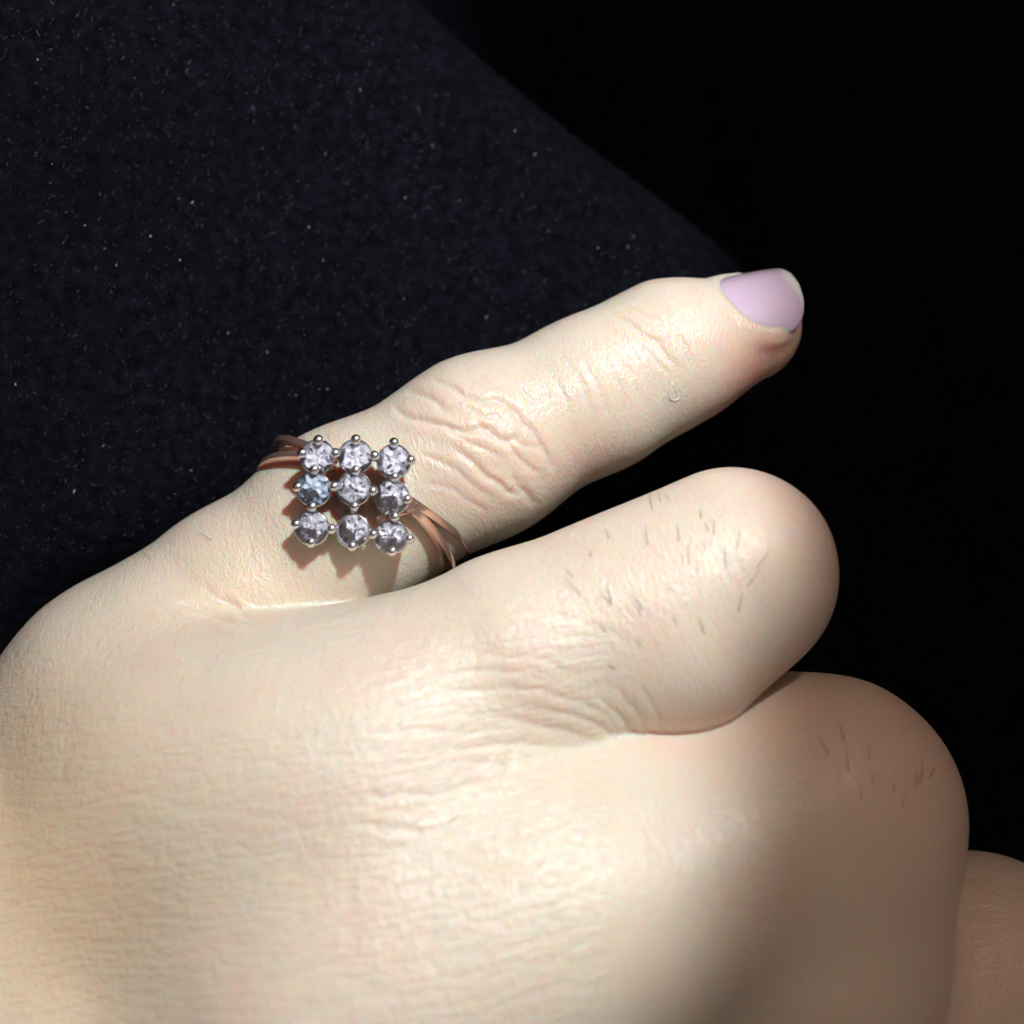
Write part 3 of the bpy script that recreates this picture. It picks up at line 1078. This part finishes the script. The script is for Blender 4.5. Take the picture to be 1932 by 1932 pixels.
PAD = np.array([on_pad(*q) for q in [(-300, -1400), (200, -560), (520, -240), (715, -10), (890, 150), (1080, 300), (1240, 420), (1370, 520),
       (1440, 590), (1460, 660), (1435, 745), (1385, 870), (1290, 1050), (1150, 1350), (1000, 1750), (850, 2300), (700, 3200)]])
g2 = np.stack([gx.ravel(), gy.ravel()], 1)
pd, _p = poly_dist(g2, PAD)
sgn = np.full(len(g2), 1e9); side = np.zeros(len(g2))
for i in range(len(PAD) - 1):
    a_, b_ = PAD[i], PAD[i + 1] - PAD[i]
    t_ = np.clip(((g2 - a_) @ b_) / b_.dot(b_), 0, 1)
    dd2 = np.linalg.norm(g2 - a_ - t_[:, None] * b_, axis=1)
    cr = b_[0] * (g2[:, 1] - a_[1]) - b_[1] * (g2[:, 0] - a_[0])
    m_ = dd2 < sgn
    sgn[m_] = dd2[m_]; side[m_] = np.sign(cr[m_])
outd = np.where(side > 0, pd, -pd).reshape(gx.shape)       # metres beyond the edge
RB = 0.009
u_ = np.clip(outd + 0.004, 0, RB)
drop = (RB - np.sqrt(RB * RB - np.minimum(u_, RB * 0.995) ** 2)) + np.clip(outd + 0.004 - RB, 0, 0.004) * 25
hz_c = hz - drop
CV = np.stack([gx, gy, hz_c + und], -1).reshape(-1, 3)
nx, ny = len(ax), len(ay)
ii, jj = np.meshgrid(np.arange(nx - 1), np.arange(ny - 1), indexing='ij')
a0 = (ii * ny + jj).ravel()
CQ = np.stack([a0, a0 + ny, a0 + ny + 1, a0 + 1], 1)
cl = NT('velvet')
ctc = cl.n('ShaderNodeTexCoord').outputs['Object']
cn = cl.n('ShaderNodeTexNoise', i_Scale=900.0, i_Detail=4.0); cl.l(ctc, cn.inputs['Vector'])
cn2 = cl.n('ShaderNodeTexNoise', i_Scale=45.0, i_Detail=2.0); cl.l(ctc, cn2.inputs['Vector'])
cf = cl.math('MULTIPLY', cl.math('SUBTRACT', cn.outputs['Fac'], 0.35, True), cl.math('ADD', cn2.outputs['Fac'], 0.2))
cl.l(cl.mix(cl.math('MULTIPLY', cf, 1.5, True), (0.0018, 0.0021, 0.0038), (0.0125, 0.0148, 0.0265)), cl.b.inputs['Base Color'])
cl.b.inputs['Roughness'].default_value = 0.95
cl.b.inputs['Specular IOR Level'].default_value = 0.05
cb = cl.n('ShaderNodeBump', i_Strength=0.8, i_Distance=0.0002); cl.l(cn.outputs['Fac'], cb.inputs['Height'])
cl.l(cb.outputs[0], cl.b.inputs['Normal'])
cloth = link(bpy.data.objects.new('cloth', big_mesh('cloth', CV, CQ, [], cl.mat)))
tag(cloth, 'black velvet cloth spread flat under the hand', 'cloth', kind='structure')


def fibres(name, n, lo, hi, wid, tone_fn, mat, flat, parent=None):
    c = np.stack([rng.uniform(lo[0], hi[0], n), rng.uniform(lo[1], hi[1], n), np.zeros(n)], 1)
    cx = np.clip(np.searchsorted(ax, c[:, 0]), 0, nx - 1); cy = np.clip(np.searchsorted(ay, c[:, 1]), 0, ny - 1)
    ok = hz_c[cx, cy] > -0.0012
    c = c[ok]; n = len(c)
    ang = rng.normal(math.radians(65), 0.75, n)
    ln = rng.gamma(3.0, wid[1] / 3.0, n)
    wd_ = wid[0] * rng.uniform(0.6, 1.4, n)
    lift = rng.uniform(0.05, flat, n)
    dx, dy = np.cos(ang), np.sin(ang)
    t = np.stack([dx * np.cos(lift), dy * np.cos(lift), np.sin(lift)], 1) * ln[:, None]
    roll = rng.normal(0, 0.6, n)
    s = np.stack([-dy * np.cos(roll), dx * np.cos(roll), np.sin(roll)], 1) * wd_[:, None]
    c[:, 2] = (hz_c + und)[cx[ok], cy[ok]] + 0.00006
    V = np.stack([c - s * 0.5, c + s * 0.5, c + t + s * 0.3, c + t - s * 0.3], 1).reshape(-1, 3)
    o = link(bpy.data.objects.new(name, big_mesh(name, V, np.arange(4 * n).reshape(-1, 4), [], mat,
             {'tone': ('FLOAT', 'FACE', tone_fn(n))})), parent)
    return o


fbm = NT('nap')
ft = fbm.n('ShaderNodeAttribute', attribute_name='tone').outputs['Fac']
fbm.l(fbm.mix(ft, (0.003, 0.003, 0.006), (0.10, 0.11, 0.15)), fbm.b.inputs['Base Color'])
fbm.b.inputs['Roughness'].default_value = 0.7
fbm.b.inputs['Specular IOR Level'].default_value = 0.1
nap = fibres('velvet_nap', 130000, (-0.045, -0.055), (0.075, 0.062), (0.00005, 0.00022),
             lambda n: rng.random(n) ** 7, fbm.mat, 0.6, cloth)
nap['kind'] = 'stuff'
lm = NT('lint')
lm.b.inputs['Base Color'].default_value = (0.55, 0.55, 0.58, 1)
lm.b.inputs['Roughness'].default_value = 0.5
lint = fibres('lint', 230, (-0.045, -0.055), (0.075, 0.062), (0.00007, 0.00017), lambda n: rng.random(n), lm.mat, 0.4)
tag(lint, 'pale lint specks scattered over the black velvet', 'lint', kind='stuff')
print('all done', time.time() - _t)
